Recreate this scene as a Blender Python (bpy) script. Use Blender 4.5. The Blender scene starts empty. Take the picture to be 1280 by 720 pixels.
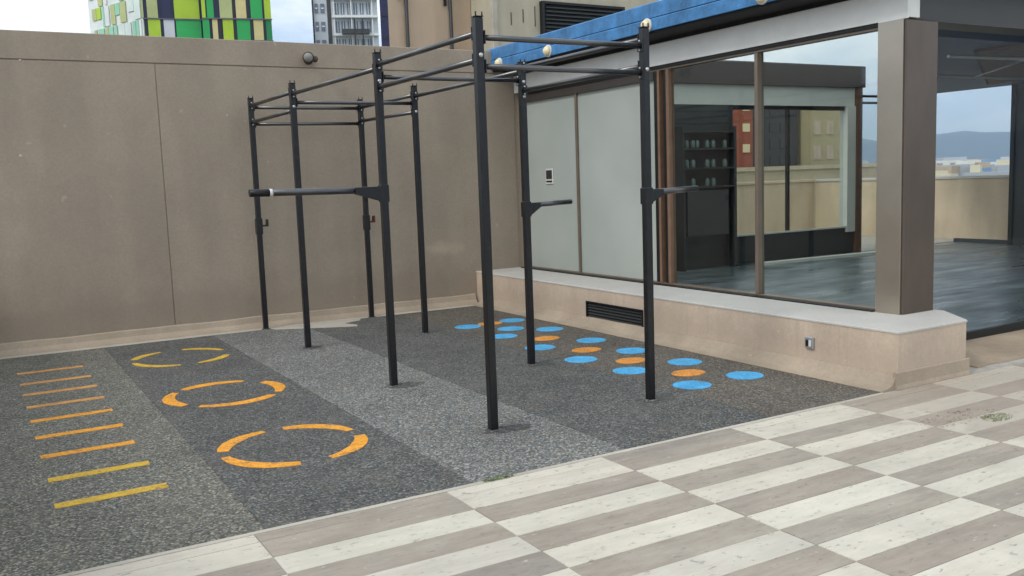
import bpy, bmesh, math, random
from mathutils import Vector, Matrix, noise
random.seed(7)
sc = bpy.context.scene
C = sc.collection
PI = math.pi

# ------------------------------------------------------------ camera, sky, sun, exposure
YAW, PITCH, ROLL, FPX = .5258, -.1178, -.0361, 1148.62
cy_, sy_, cp_, sp_ = math.cos(YAW), math.sin(YAW), math.cos(PITCH), math.sin(PITCH)
fw = Vector((sy_*cp_, cy_*cp_, sp_)); rt = Vector((cy_, -sy_, 0)); up = rt.cross(fw)
r2 = math.cos(ROLL)*rt + math.sin(ROLL)*up
u2 = -math.sin(ROLL)*rt + math.cos(ROLL)*up
cam_d = bpy.data.cameras.new('camera'); cam = bpy.data.objects.new('camera', cam_d); C.objects.link(cam)
m = Matrix.Identity(4)
for i in range(3):
    m[i][0], m[i][1], m[i][2] = r2[i], u2[i], -fw[i]
m[0][3], m[1][3], m[2][3] = 0, 0, 1.6
cam.matrix_world = m
cam_d.sensor_width = 36; cam_d.lens = FPX/1280*36
cam_d.clip_start = .05; cam_d.clip_end = 30000
sc.camera = cam
sc.render.resolution_x, sc.render.resolution_y = 1024, 576

SUN_EL, SUN_AZ = math.radians(42), math.radians(-104)   # azimuth from +Y, clockwise
world = bpy.data.worlds.new('World'); sc.world = world; world.use_nodes = True
wn, wl = world.node_tree.nodes, world.node_tree.links
wn.clear()
wo = wn.new('ShaderNodeOutputWorld'); bg = wn.new('ShaderNodeBackground'); bg.inputs['Strength'].default_value = .1
sky = wn.new('ShaderNodeTexSky'); sky.sky_type = 'NISHITA'; sky.sun_disc = False
sky.sun_elevation = SUN_EL; sky.sun_rotation = SUN_AZ
sky.air_density = 1.2; sky.dust_density = 2.0
tc = wn.new('ShaderNodeTexCoord'); mp = wn.new('ShaderNodeMapping'); mp.inputs['Scale'].default_value = (1, 1, 2.6)
n1 = wn.new('ShaderNodeTexNoise'); n1.inputs['Scale'].default_value = 3.4; n1.inputs['Detail'].default_value = 9; n1.inputs['Roughness'].default_value = .55
wl.new(tc.outputs['Generated'], mp.inputs['Vector']); wl.new(mp.outputs['Vector'], n1.inputs['Vector'])
cr = wn.new('ShaderNodeValToRGB'); cr.color_ramp.elements[0].position = .38; cr.color_ramp.elements[1].position = .56
cr.color_ramp.elements[0].color = (6.6, 8.3, 10.8, 1); cr.color_ramp.elements[1].color = (13.2, 13.6, 13.8, 1)
fr = wn.new('ShaderNodeValToRGB'); fr.color_ramp.elements[0].position = .26; fr.color_ramp.elements[1].position = .42
fr.color_ramp.elements[0].color = (.75,)*3+(1,); fr.color_ramp.elements[1].color = (.93,)*3+(1,)
wl.new(n1.outputs['Fac'], cr.inputs['Fac']); wl.new(n1.outputs['Fac'], fr.inputs['Fac'])
mx = wn.new('ShaderNodeMixRGB'); wl.new(fr.outputs['Color'], mx.inputs['Fac'])
wl.new(sky.outputs['Color'], mx.inputs['Color1']); wl.new(cr.outputs['Color'], mx.inputs['Color2'])
wl.new(mx.outputs['Color'], bg.inputs['Color']); wl.new(bg.outputs['Background'], wo.inputs['Surface'])

sun_d = bpy.data.lights.new('sun', 'SUN'); sun_d.energy = 1.3; sun_d.angle = math.radians(14); sun_d.color = (1, .96, .9)
sun = bpy.data.objects.new('sun', sun_d); C.objects.link(sun)
sd = Vector((math.sin(SUN_AZ)*math.cos(SUN_EL), math.cos(SUN_AZ)*math.cos(SUN_EL), math.sin(SUN_EL)))
sun.rotation_euler = sd.to_track_quat('Z', 'Y').to_euler()
sc.view_settings.view_transform = 'Standard'; sc.view_settings.look = 'None'
sc.view_settings.exposure = .1; sc.view_settings.gamma = 1
sc.render.engine = 'CYCLES'

# ------------------------------------------------------------ materials
def lin(c):
    return tuple(((v/255)/12.92 if v/255 <= .04045 else ((v/255+.055)/1.055)**2.4) for v in c)+(1,)
class NT:
    def __init__(s, name):
        s.m = bpy.data.materials.new(name); s.m.use_nodes = True
        s.n, s.l = s.m.node_tree.nodes, s.m.node_tree.links
        s.b = s.n['Principled BSDF']; s.out = s.n['Material Output']
        g = s.n.new('ShaderNodeNewGeometry'); s.pos = g.outputs['Position']
    def noise(s, scale, detail=4, rough=.6, vec=None, sc3=None):
        v = vec or s.pos
        if sc3:
            mpn = s.n.new('ShaderNodeMapping'); mpn.inputs['Scale'].default_value = sc3; s.l.new(v, mpn.inputs['Vector']); v = mpn.outputs['Vector']
        t = s.n.new('ShaderNodeTexNoise'); t.inputs['Scale'].default_value = scale; t.inputs['Detail'].default_value = detail
        t.inputs['Roughness'].default_value = rough; s.l.new(v, t.inputs['Vector']); return t.outputs['Fac']
    def ramp(s, fac, stops):
        r = s.n.new('ShaderNodeValToRGB'); e = r.color_ramp.elements
        while len(e) < len(stops): e.new(.5)
        for q, (p, c) in zip(e, stops): q.position = p; q.color = c if len(c) == 4 else tuple(c)+(1,)
        s.l.new(fac, r.inputs['Fac']); return r.outputs['Color']
    def mix(s, fac, a, b, mode='MIX'):
        x = s.n.new('ShaderNodeMixRGB'); x.blend_type = mode
        for i, v in (('Fac', fac), ('Color1', a), ('Color2', b)):
            if hasattr(v, 'links') or hasattr(v, 'is_linked'): s.l.new(v, x.inputs[i])
            else: x.inputs[i].default_value = v
        return x.outputs['Color']
    def math(s, op, a, b=None):
        x = s.n.new('ShaderNodeMath'); x.operation = op
        for i, v in ((0, a), (1, b)):
            if v is None: continue
            if hasattr(v, 'is_linked'): s.l.new(v, x.inputs[i])
            else: x.inputs[i].default_value = v
        return x.outputs[0]
    def color(s, c): s.l.new(c, s.b.inputs['Base Color'])
    def bump(s, h, strength=.3, dist=.01):
        b = s.n.new('ShaderNodeBump'); b.inputs['Strength'].default_value = strength; b.inputs['Distance'].default_value = dist
        s.l.new(h, b.inputs['Height']); s.l.new(b.outputs['Normal'], s.b.inputs['Normal'])

G = lambda v: (v, v, v, 1)
def mat_simple(name, rgb, rough=.6, metal=0, var=.12, scale=3, bump=0, bscale=60, fine=True):
    t = NT(name); c = lin(rgb)
    lo = tuple(max(0, v*(1-var)) for v in c[:3])+(1,); hi = tuple(min(1, v*(1+var)) for v in c[:3])+(1,)
    f = t.noise(scale, 6, .65)
    col = t.ramp(f, [(.3, lo), (.7, hi)])
    t.color(col); t.b.inputs['Roughness'].default_value = rough; t.b.inputs['Metallic'].default_value = metal
    if bump: t.bump(t.noise(bscale, 5), bump, .006)
    return t.m

def mat_render(name, rgb, streak=.14, blotch=.12, bump=.35, smear=None, grime=False):
    """painted cement render with blotches, vertical weather streaks and grit"""
    t = NT(name); c = lin(rgb)
    k = lambda f: tuple(v*f for v in c[:3])+(1,)
    base = t.ramp(t.noise(1.3, 8, .62), [(.28, k(1-blotch)), (.5, k(1)), (.74, k(1+blotch))])
    st = t.ramp(t.noise(1.1, 3, .5, sc3=(2.2, 2.2, .3)), [(.36, G(1-streak)), (.6, G(1.0))])
    col = t.mix(1, base, st, 'MULTIPLY')
    fine = t.ramp(t.noise(38, 4, .7), [(.3, G(.90)), (.7, G(1.06))])
    col = t.mix(1, col, fine, 'MULTIPLY')
    sp = t.ramp(t.noise(9, 2, .5), [(.735, G(0)), (.76, G(.35))])
    col = t.mix(sp, col, k(1.5))
    if smear:       # an old lighter patch of filler wiped diagonally
        mp_ = t.n.new('ShaderNodeMapping'); mp_.inputs['Location'].default_value = (-smear[0], 0, -smear[1]); t.l.new(t.pos, mp_.inputs['Vector'])
        m2 = t.n.new('ShaderNodeMapping'); m2.inputs['Rotation'].default_value = (0, math.radians(38), 0); m2.inputs['Scale'].default_value = (1.3, 0, 4.2)
        t.l.new(mp_.outputs[0], m2.inputs['Vector'])
        ln_ = t.n.new('ShaderNodeVectorMath'); ln_.operation = 'LENGTH'; t.l.new(m2.outputs[0], ln_.inputs[0])
        dd = t.math('ADD', ln_.outputs['Value'], t.math('MULTIPLY', t.noise(5, 5, .6), .8))
        col = t.mix(t.ramp(dd, [(.45, G(.5)), (.85, G(0))]), col, k(1.45))
        # grimy lower edge
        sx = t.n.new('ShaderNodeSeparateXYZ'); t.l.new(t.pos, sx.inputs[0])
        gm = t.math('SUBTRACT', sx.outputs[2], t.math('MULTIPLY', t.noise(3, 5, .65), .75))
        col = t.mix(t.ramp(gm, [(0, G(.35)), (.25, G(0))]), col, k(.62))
    if grime:
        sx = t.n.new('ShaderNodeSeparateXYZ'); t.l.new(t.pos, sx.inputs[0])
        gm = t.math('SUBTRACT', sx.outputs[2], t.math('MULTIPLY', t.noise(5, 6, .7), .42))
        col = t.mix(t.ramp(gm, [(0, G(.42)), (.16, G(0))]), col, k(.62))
        dr = t.ramp(t.noise(3, 4, .6, sc3=(5, 5, .35)), [(.56, G(0)), (.70, G(.38))])
        col = t.mix(dr, col, k(.66))
        cr_ = t.ramp(t.noise(14, 5, .7), [(.62, G(0)), (.72, G(.3))]); col = t.mix(cr_, col, k(1.3))
    t.color(col); t.b.inputs['Roughness'].default_value = .82
    t.bump(t.noise(45, 6, .7), bump, .004)
    return t.m

M = {}
M['wall'] = mat_render('wall_paint', (166, 151, 133), streak=.10, blotch=.10, smear=(5.15, .75))
M['parapet'] = mat_render('parapet_paint', (212, 192, 163))
M['kerb'] = mat_render('kerb_render', (206, 186, 165), streak=.12, blotch=.13, grime=True)
M['kerb_top'] = mat_render('kerb_cap', (196, 192, 184), streak=.04, blotch=.1)
M['skirt'] = mat_render('skirting_mortar', (172, 156, 136), streak=.1, blotch=.22, bump=.7)
M['edge'] = mat_render('edge_mortar', (186, 178, 164), streak=.05, blotch=.2, bump=.6)
M['dirt'] = mat_render('earthy_mortar', (160, 142, 120), streak=.05, blotch=.35, bump=.8)
M['ctan'] = mat_render('cladding_tan', (196, 172, 148), streak=.1, blotch=.06, bump=.1)
M['ctan2'] = mat_render('cladding_side', (186, 178, 156), streak=.1, blotch=.06, bump=.1)
M['beam'] = mat_simple('beam_paint', (236, 235, 231), .45, 0, .07, 2.5, .1)
def mat_column():
    t = NT('column_metal'); c = lin((104, 92, 83))
    k = lambda f: tuple(v*f for v in c[:3])+(1,)
    t.color(t.ramp(t.noise(2.5, 6, .6, sc3=(1, 1, .35)), [(.3, k(.8)), (.7, k(1.15))]))
    t.b.inputs['Roughness'].default_value = .3; t.b.inputs['Metallic'].default_value = .6
    t.bump(t.noise(6, 3), .08, .01)
    return t.m
M['column'] = mat_column()
M['sheet'] = mat_simple('satin_metal_sheet', (176, 166, 152), .3, .8, .06, 3, .05, 8)
M['dbeam'] = mat_simple('dark_beam_metal', (66, 66, 66), .45, .2, .08, 2)
M['frame'] = mat_simple('bronze_frame', (128, 114, 100), .38, .4, .1, 6)
M['frame_o'] = mat_simple('timber_frame', (122, 94, 74), .45, 0, .15, 9)
M['black'] = mat_simple('black_metal', (22, 22, 24), .45, .2, .15, 8)
M['portal'] = mat_simple('dark_taupe_metal', (66, 60, 56), .5, .1, .08, 2)
M['soffit'] = mat_simple('soffit_black', (30, 28, 28), .8)
M['ceil'] = mat_simple('ceiling_reflected_blue', (28, 66, 102), .6, 0, .2, 2)  # blue reflection overhead is put into the base colour
M['slat'] = mat_simple('brown_timber', (92, 62, 46), .6, 0, .25, 12)
M['pipe'] = mat_simple('galvanised_pipe', (170, 172, 174), .35, .5)
M['white'] = mat_simple('white_plastic', (215, 215, 210), .4, 0, .04, 10)
M['inner_pale'] = mat_simple('inner_pale_paint', (198, 200, 190), .6, 0, .06, 3)
M['jar'] = mat_simple('dusty_jar_glass', (92, 112, 104), .3)
M['inner_dark'] = mat_simple('inner_dark_board', (46, 49, 50), .5, 0, .12, 3)
M['cream'] = mat_simple('cream_diffuser', (240, 222, 178), .3, 0, .05, 20)
M['rust'] = mat_simple('rusty_metal', (92, 76, 66), .7, .2, .35, 40)
M['lens'] = mat_simple('lamp_glass', (150, 150, 145), .15, 0, .05, 20)

def mat_rack(name, ior):
    t = NT(name)
    t.color(t.ramp(t.noise(25, 5, .6), [(.35, lin((14, 14, 17))), (.62, lin((24, 24, 28))), (.82, lin((52, 50, 50)))]))
    t.b.inputs['Roughness'].default_value = .3; t.b.inputs['IOR'].default_value = ior
    t.bump(t.noise(140, 3), .15, .002)
    return t.m
M['rack'] = mat_rack('black_powder_coat', 1.5); M['bar'] = mat_rack('worn_bar_steel', 2.1)
M['bolt'] = mat_simple('bolt_zinc', (190, 190, 190), .3, .7)
M['red'] = mat_simple('faded_red_plastic', (96, 40, 34), .5)

def mat_blue():
    t = NT('blue_fascia_paint'); k = lambda f: tuple(v*f for v in lin((64, 124, 176))[:3])+(1,)
    base = t.ramp(t.noise(4, 8, .65), [(.3, k(.62)), (.5, k(1)), (.72, k(1.4))])
    ln = t.ramp(t.noise(5, 4, .6, sc3=(3, 3, .7)), [(.35, G(.82)), (.55, G(1))])
    t.color(t.mix(1, base, ln, 'MULTIPLY')); t.b.inputs['Roughness'].default_value = .6
    t.bump(t.noise(16, 6, .6), .6, .02)
    return t.m
M['blue'] = mat_blue()

def mat_rubber(name, tone, light, tc_=(1, 1, 1, 1)):
    t = NT(name)
    v = t.n.new('ShaderNodeTexVoronoi'); v.inputs['Scale'].default_value = 100; v.inputs['Randomness'].default_value = 1
    t.l.new(t.pos, v.inputs['Vector'])
    hs = t.n.new('ShaderNodeSeparateColor'); t.l.new(v.outputs['Color'], hs.inputs[0])
    k = lambda c, f: tuple(x*f for x in lin(c)[:3])+(1,)
    grain = t.ramp(hs.outputs[0], [(.0, k((60, 62, 61), tone)), (.25, k((88, 89, 86), tone)), (.6, k((108, 107, 102), tone)),
                                   (1-light*.30, k((122, 121, 116), tone)), (1-light*.12, k((146, 144, 138), tone)), (1, k((172, 170, 163), tone))])
    tint = t.ramp(hs.outputs[1], [(.0, (.86, .98, 1.08, 1)), (.5, (1, 1, 1, 1)), (1, (1.12, 1.0, .88, 1))])
    grain = t.mix(1, grain, tint, 'MULTIPLY')
    grain = t.mix(1, grain, tc_, 'MULTIPLY')
    wear = t.ramp(t.noise(1.1, 7, .62), [(.3, G(.80)), (.52, G(1)), (.72, G(1.16))])
    col = t.mix(1, grain, wear, 'MULTIPLY')
    dust = t.ramp(t.noise(3.1, 5, .6), [(.5, G(0)), (.8, G(.28))])
    col = t.mix(dust, col, lin((128, 120, 108)))
    # damp grey blotches
    t.color(col); t.b.inputs['Roughness'].default_value = .85
    bn = t.n.new('ShaderNodeBump'); bn.inputs['Strength'].default_value = .5; bn.inputs['Distance'].default_value = .004
    t.l.new(v.outputs['Distance'], bn.inputs['Height']); t.l.new(bn.outputs['Normal'], t.b.inputs['Normal'])
    return t.m
M['rub_light'] = mat_rubber('rubber_grey', 1.03, .9)
M['rub_olive'] = mat_rubber('rubber_olive_grey', .90, .85, (1.03, 1.0, .90, 1))
M['rub_dark'] = mat_rubber('rubber_charcoal', .62, .8)
M['rub_shadow'] = mat_rubber('rubber_shadow', .5, .5)  # darkened rubber for the painted shadows at the post feet
M['rub_brown'] = mat_rubber('rubber_brown_grey', .72, .5, (1.1, .97, .85, 1))

def mat_paint(name, rgb):
    t = NT(name); c = lin(rgb); k = lambda f: tuple(min(1, v*f) for v in c[:3])+(1,)
    base = t.ramp(t.noise(7, 6, .6), [(.3, k(.82)), (.7, k(1.14))])
    vo = t.n.new('ShaderNodeTexVoronoi'); vo.inputs['Scale'].default_value = 85; t.l.new(t.pos, vo.inputs['Vector'])
    se = t.n.new('ShaderNodeSeparateColor'); t.l.new(vo.outputs['Color'], se.inputs[0])
    gr = t.ramp(se.outputs[0], [(0, G(.74)), (.5, G(.98)), (1, G(1.12))]); base = t.mix(1, base, gr, 'MULTIPLY')
    wv = t.math('ADD', t.math('MULTIPLY', se.outputs[1], .30), t.noise(9, 5, .65))
    wear = t.ramp(wv, [(.76, G(0)), (.86, G(.6))])
    t.color(t.mix(wear, base, lin((96, 92, 84)))); t.b.inputs['Roughness'].default_value = .7
    t.bump(t.noise(90, 3), .5, .003)
    return t.m
M['p_orange'] = mat_paint('orange_paint', (236, 160, 44))
M['p_yellow'] = mat_paint('yellow_paint', (214, 172, 52))
M['p_pale'] = mat_paint('faded_orange_paint', (206, 150, 84))
M['p_blue'] = mat_paint('sky_blue_paint', (78, 176, 228))
M['p_dot_o'] = mat_paint('dot_orange_paint', (228, 150, 58))

def mat_tile(name, ca, cb, cc):
    t = NT(name)
    oi = t.n.new('ShaderNodeObjectInfo')
    # vector shifted by each tile's own random number so the grain never repeats
    add = t.n.new('ShaderNodeVectorMath'); add.operation = 'MULTIPLY_ADD'
    cmb = t.n.new('ShaderNodeCombineXYZ'); 
    for i in range(3): t.l.new(oi.outputs['Random'], cmb.inputs[i])
    t.l.new(cmb.outputs[0], add.inputs[0]); add.inputs[1].default_value = (37, 53, 11); t.l.new(t.pos, add.inputs[2])
    g = t.noise(5, 9, .74, vec=add.outputs[0], sc3=(.5, 2.6, 1))
    grain = t.ramp(g, [(.30, lin(ca)), (.5, lin(cb)), (.70, lin(cc))])
    v = t.ramp(oi.outputs['Random'], [(0, (.84, .84, .85, 1)), (.2, (1.0, .98, .95, 1)), (.4, (.92, .93, .91, 1)), (.6, (1.04, 1.02, .99, 1)), (.8, (.96, .93, .91, 1)), (1, (1.06, 1.06, 1.04, 1))])
    v = t.mix(1, v, t.ramp(t.noise(2.1, 6, .65), [(.3, (.86, .86, .85, 1)), (.6, (1.03, 1.02, 1.0, 1))]), 'MULTIPLY')
    col = t.mix(1, grain, v, 'MULTIPLY')
    pit = t.ramp(t.noise(30, 3, .6, vec=add.outputs[0], sc3=(.5, 1, 1)), [(.66, G(0)), (.74, G(.4))])
    col = t.mix(pit, col, lin((222, 216, 206)))
    pd = t.ramp(t.noise(26, 3, .7, vec=add.outputs[0], sc3=(.6, 1.3, 1)), [(.30, G(.6)), (.40, G(0))])
    col = t.mix(pd, col, lin((112, 106, 98)))
    # earth washed off the planter side
    s = t.n.new('ShaderNodeVectorMath'); s.operation = 'DISTANCE'; t.l.new(t.pos, s.inputs[0]); s.inputs[1].default_value = (6.15, 3.7, 0)
    dd = t.math('SUBTRACT', s.outputs['Value'], t.math('MULTIPLY', t.noise(4.5, 6, .65), 2.1))
    ds = t.ramp(dd, [(0, G(.42)), (.18, G(.10)), (.4, G(0))])
    col = t.mix(ds, col, lin((166, 150, 134)))
    t.color(col); t.b.inputs['Roughness'].default_value = .62
    t.bump(g, .25, .004)
    return t.m
M['tile_pale'] = mat_tile('pale_tile', (197, 190, 175), (207, 201, 187), (214, 209, 197))
M['tile_dark'] = mat_tile('taupe_tile', (148, 138, 126), (162, 153, 141), (176, 168, 156))
M['grout'] = mat_simple('grout', (172, 166, 155), .85, 0, .2, 9, .4)
def mat_floor():
    t = NT('polished_dark_floor')
    t.color(t.ramp(t.noise(1.8, 7, .6, sc3=(.5, 1.6, 1)), [(.3, lin((44, 56, 58))), (.52, lin((72, 86, 88))), (.7, lin((124, 136, 136)))]))  # paler streaks painted in for reflections on the polish
    r = t.ramp(t.noise(1.4, 6, .6, sc3=(.5, 2.2, 1)), [(.3, G(.22)), (.7, G(.5))]); t.l.new(r, t.b.inputs['Roughness'])
    t.bump(t.noise(3, 4, .6), .15, .01)
    return t.m
M['floor'] = mat_floor()

def mat_glass(name, refl, tint, ior=1.5):
    m_ = bpy.data.materials.new(name); m_.use_nodes = True; n, l = m_.node_tree.nodes, m_.node_tree.links
    n.clear(); o = n.new('ShaderNodeOutputMaterial'); mi = n.new('ShaderNodeMixShader')
    tr = n.new('ShaderNodeBsdfTransparent'); tr.inputs[0].default_value = tint
    gl = n.new('ShaderNodeBsdfGlossy'); gl.inputs['Roughness'].default_value = .015; gl.inputs[0].default_value = (.93, .96, 1, 1)
    fz = n.new('ShaderNodeFresnel'); fz.inputs['IOR'].default_value = ior
    ma = n.new('ShaderNodeMath'); ma.operation = 'ADD'; ma.inputs[1].default_value = refl; ma.use_clamp = True
    bf = n.new('ShaderNodeNewGeometry'); inv = n.new('ShaderNodeMath'); inv.operation = 'SUBTRACT'; inv.inputs[0].default_value = 1
    l.new(bf.outputs['Backfacing'], inv.inputs[1]); mu = n.new('ShaderNodeMath'); mu.operation = 'MULTIPLY'
    l.new(fz.outputs[0], ma.inputs[0]); l.new(ma.outputs[0], mu.inputs[0]); l.new(inv.outputs[0], mu.inputs[1]); l.new(mu.outputs[0], mi.inputs[0])
    tcn = n.new('ShaderNodeNewGeometry'); nz = n.new('ShaderNodeTexNoise'); nz.inputs['Scale'].default_value = .9
    bp = n.new('ShaderNodeBump'); bp.inputs['Strength'].default_value = .04; bp.inputs['Distance'].default_value = .02
    l.new(tcn.outputs['Position'], nz.inputs['Vector']); l.new(nz.outputs['Fac'], bp.inputs['Height']); l.new(bp.outputs['Normal'], gl.inputs['Normal'])
    l.new(tr.outputs[0], mi.inputs[1]); l.new(gl.outputs[0], mi.inputs[2]); l.new(mi.outputs[0], o.inputs['Surface'])
    return m_
M['glass'] = mat_glass('tinted_facade_glass', .01, (.84, .87, .85, 1))
M['glass_clear'] = mat_glass('clear_glass', .0, (.93, .95, .95, 1), 1.22)
def mat_frost():
    t = NT('frosted_panel')
    t.color(t.ramp(t.noise(.9, 4, .5), [(.3, lin((162, 169, 163))), (.7, lin((180, 185, 178)))]))
    r = t.ramp(t.noise(2.4, 6, .6, sc3=(1, 1, .4)), [(.2, G(.12)), (.8, G(.26))]); t.l.new(r, t.b.inputs['Roughness'])
    return t.m
M['frost'] = mat_frost()

# ------------------------------------------------------------ mesh helpers
class MB:
    """collects simple solids and links them as one mesh object"""
    def __init__(s): s.v, s.f, s.sm = [], [], []
    def quadbox(s, P):      # 8 points: bottom 4 ccw, top 4 ccw
        b = len(s.v); s.v += [tuple(p) for p in P]
        for q in ((3, 2, 1, 0), (4, 5, 6, 7), (0, 1, 5, 4), (1, 2, 6, 5), (2, 3, 7, 6), (3, 0, 4, 7)):
            s.f.append(tuple(b+i for i in q)); s.sm.append(False)
        return s
    def box(s, x0, x1, y0, y1, z0, z1):
        return s.quadbox([(x0, y0, z0), (x1, y0, z0), (x1, y1, z0), (x0, y1, z0), (x0, y0, z1), (x1, y0, z1), (x1, y1, z1), (x0, y1, z1)])
    def cham(s, x0, x1, y0, y1, z0, z1, c=.005):   # box with chamfered upright and top edges
        pts = lambda e: [(x0+c+e, y0+e), (x1-c-e, y0+e), (x1-e, y0+c+e), (x1-e, y1-c-e), (x1-c-e, y1-e), (x0+c+e, y1-e), (x0+e, y1-c-e), (x0+e, y0+c+e)]
        return s.loft([[(a, b, z0) for a, b in pts(0)], [(a, b, z1-c) for a, b in pts(0)], [(a, b, z1) for a, b in pts(c)]])
    def loft(s, rings, caps=True, smooth=False):
        b = len(s.v); n = len(rings[0])
        for r in rings: s.v += [tuple(p) for p in r]
        for k in range(len(rings)-1):
            for i in range(n):
                j = (i+1) % n
                s.f.append((b+k*n+i, b+k*n+j, b+(k+1)*n+j, b+(k+1)*n+i)); s.sm.append(smooth)
        if caps:
            s.f.append(tuple(b+i for i in reversed(range(n)))); s.sm.append(False)
            e = b+(len(rings)-1)*n; s.f.append(tuple(e+i for i in range(n))); s.sm.append(False)
        return s
    def prism(s, poly, z0, z1):
        return s.loft([[(x, y, z0) for x, y in poly], [(x, y, z1) for x, y in poly]])
    def tube(s, a, b, r, n=12, r1=None):
        a, b = Vector(a), Vector(b); d = (b-a).normalized()
        u = d.cross(Vector((0, 0, 1)) if abs(d.z) < .9 else Vector((1, 0, 0))).normalized(); w = d.cross(u)
        ring = lambda c, q: [c+q*(math.cos(2*PI*i/n)*u+math.sin(2*PI*i/n)*w) for i in range(n)]
        return s.loft([ring(a, r), ring(b, r if r1 is None else r1)], smooth=True)
    def lathe(s, c, axis, prof, n=16):
        c = Vector(c); d = Vector(axis).normalized()
        u = d.cross(Vector((0, 0, 1)) if abs(d.z) < .9 else Vector((1, 0, 0))).normalized(); w = d.cross(u)
        return s.loft([[c+h*d+max(r, 1e-4)*(math.cos(2*PI*i/n)*u+math.sin(2*PI*i/n)*w) for i in range(n)] for r, h in prof], smooth=True)
    def extr(s, prof, axis, a, b):   # prof: list of 2-tuples; axis 'x': prof=(y,z), axis 'y': prof=(x,z)
        f = (lambda t, p: (t, p[0], p[1])) if axis == 'x' else (lambda t, p: (p[0], t, p[1]))
        return s.loft([[f(a, p) for p in prof], [f(b, p) for p in prof]])
    def mesh(s, name, mat):
        me = bpy.data.meshes.new(name); me.from_pydata(s.v, [], s.f)
        me.polygons.foreach_set('use_smooth', s.sm); me.materials.append(mat)
        bm = bmesh.new(); bm.from_mesh(me); bmesh.ops.recalc_face_normals(bm, faces=bm.faces); bm.to_mesh(me); bm.free()
        me.update(); return me
    def build(s, name, mat, parent=None, loc=None):
        o = bpy.data.objects.new(name, s.mesh(name, mat)); C.objects.link(o)
        if parent: o.parent = parent
        if loc: o.location = loc
        return o
def inst(name, me, parent=None, loc=(0, 0, 0), rot=(0, 0, 0)):
    o = bpy.data.objects.new(name, me); C.objects.link(o); o.location = loc; o.rotation_euler = rot
    if parent: o.parent = parent
    return o
def tag(o, label, cat, group=None):
    o['label'] = label; o['category'] = cat
    if group: o['group'] = group
    return o
def struct(o): o['kind'] = 'structure'; return o
def empty(name, loc=(0, 0, 0)):
    o = bpy.data.objects.new(name, None); C.objects.link(o); o.location = loc; o.empty_display_size = .2; return o
def root_at_origin(name, label, cat, group=None):
    return tag(empty(name), label, cat, group)

# ------------------------------------------------------------ ground and tiles
tf = struct(MB().box(-.6, 19, -4, 17, -.9, -.005).build('terrace_floor', M['grout']))
X0, Y0, L, W = 1.990, 3.877, .995, .208
def tile_mesh(l, w, mat, nm='tile'):
    return MB().cham(-l/2, l/2, -w/2, w/2, -.009, 0, .0014).mesh(nm, mat)
TM = {(p, h): tile_mesh(L-.0045, (W if h == 1 else .1)-.004, M[p]) for p in ('tile_pale', 'tile_dark') for h in (1, 0)}
def put_tile(i, j, extra):
    """column i (right of X0), row j (towards the camera)"""
    pale = (i+max(j, -1)) % 2 == 1
    x = X0+(i+.5)*L; 
    if j == -2: y = Y0+W+.052; me = TM[('tile_pale' if pale else 'tile_dark', 0)]
    else: y = Y0-(j+.5)*W; me = TM[('tile_pale' if pale else 'tile_dark', 1)]
    if extra is not None:
        extra[0 if pale else 1].append((x, y)); return
    inst('tile', me, tf, (x+random.uniform(-.001, .001), y, random.uniform(-.0012, .0012)), (random.uniform(-.0015, .0015), random.uniform(-.0008, .0008), random.uniform(-.0012, .0012)))
vis = 0; far = ([], [])
def in_view(x, y):
    v = Vector((x, y, 0))-Vector((0, 0, 1.6)); d = v.dot(fw)
    if d < .3: return False
    px, py = 640+FPX*v.dot(r2)/d, 360-FPX*v.dot(u2)/d
    return -90 < px < 1370 and py < 800
for j in range(-2, 24):
    for i in range(-3, 10):
        x = X0+(i+.5)*L; y = Y0-(j+.5)*W
        near = in_view(x, y) or in_view(x-L/2, y) or in_view(x+L/2, y)
        if near and vis < 290: put_tile(i, j, None); vis += 1
        else: put_tile(i, j, far)
# right of the kerb end the paving runs on to the glazed bay
for j in (-3, -4):
    for i in (5, 6, 7, 8, 9):
        x = X0+(i+.5)*L; y = Y0-(j+.5)*W; pale = (i+j) % 2 == 1
        if x-L/2 < 6.75: continue
        inst('tile', TM[('tile_pale' if pale else 'tile_dark', 1)], tf, (x, y, 0))
for k, (lst, mt) in enumerate(zip(far, ('tile_pale', 'tile_dark'))):
    mb = MB()
    for x, y in lst: mb.box(x-L/2+.003, x+L/2-.003, y-W/2+.003, y+W/2-.003, -.009, 0)
    if lst:
        o = mb.build('outlying_tiles', M[mt], tf); o['kind'] = 'stuff'

ed = MB()
# cement joint between rubber and paving, slightly wandering
N = 60
ed.loft([[( -.5+5.95*k/N, 4.188+.006*noise.noise(Vector((k*.5, 0, 0))), -.01), (-.5+5.95*k/N, 4.216, -.01), (-.5+5.95*k/N, 4.216, .0035), (-.5+5.95*k/N, 4.188+.006*noise.noise(Vector((k*.5, 0, 0))), .001)] for k in range(N+1)])
struct(ed.build('mortar_joint', M['edge']))

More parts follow.
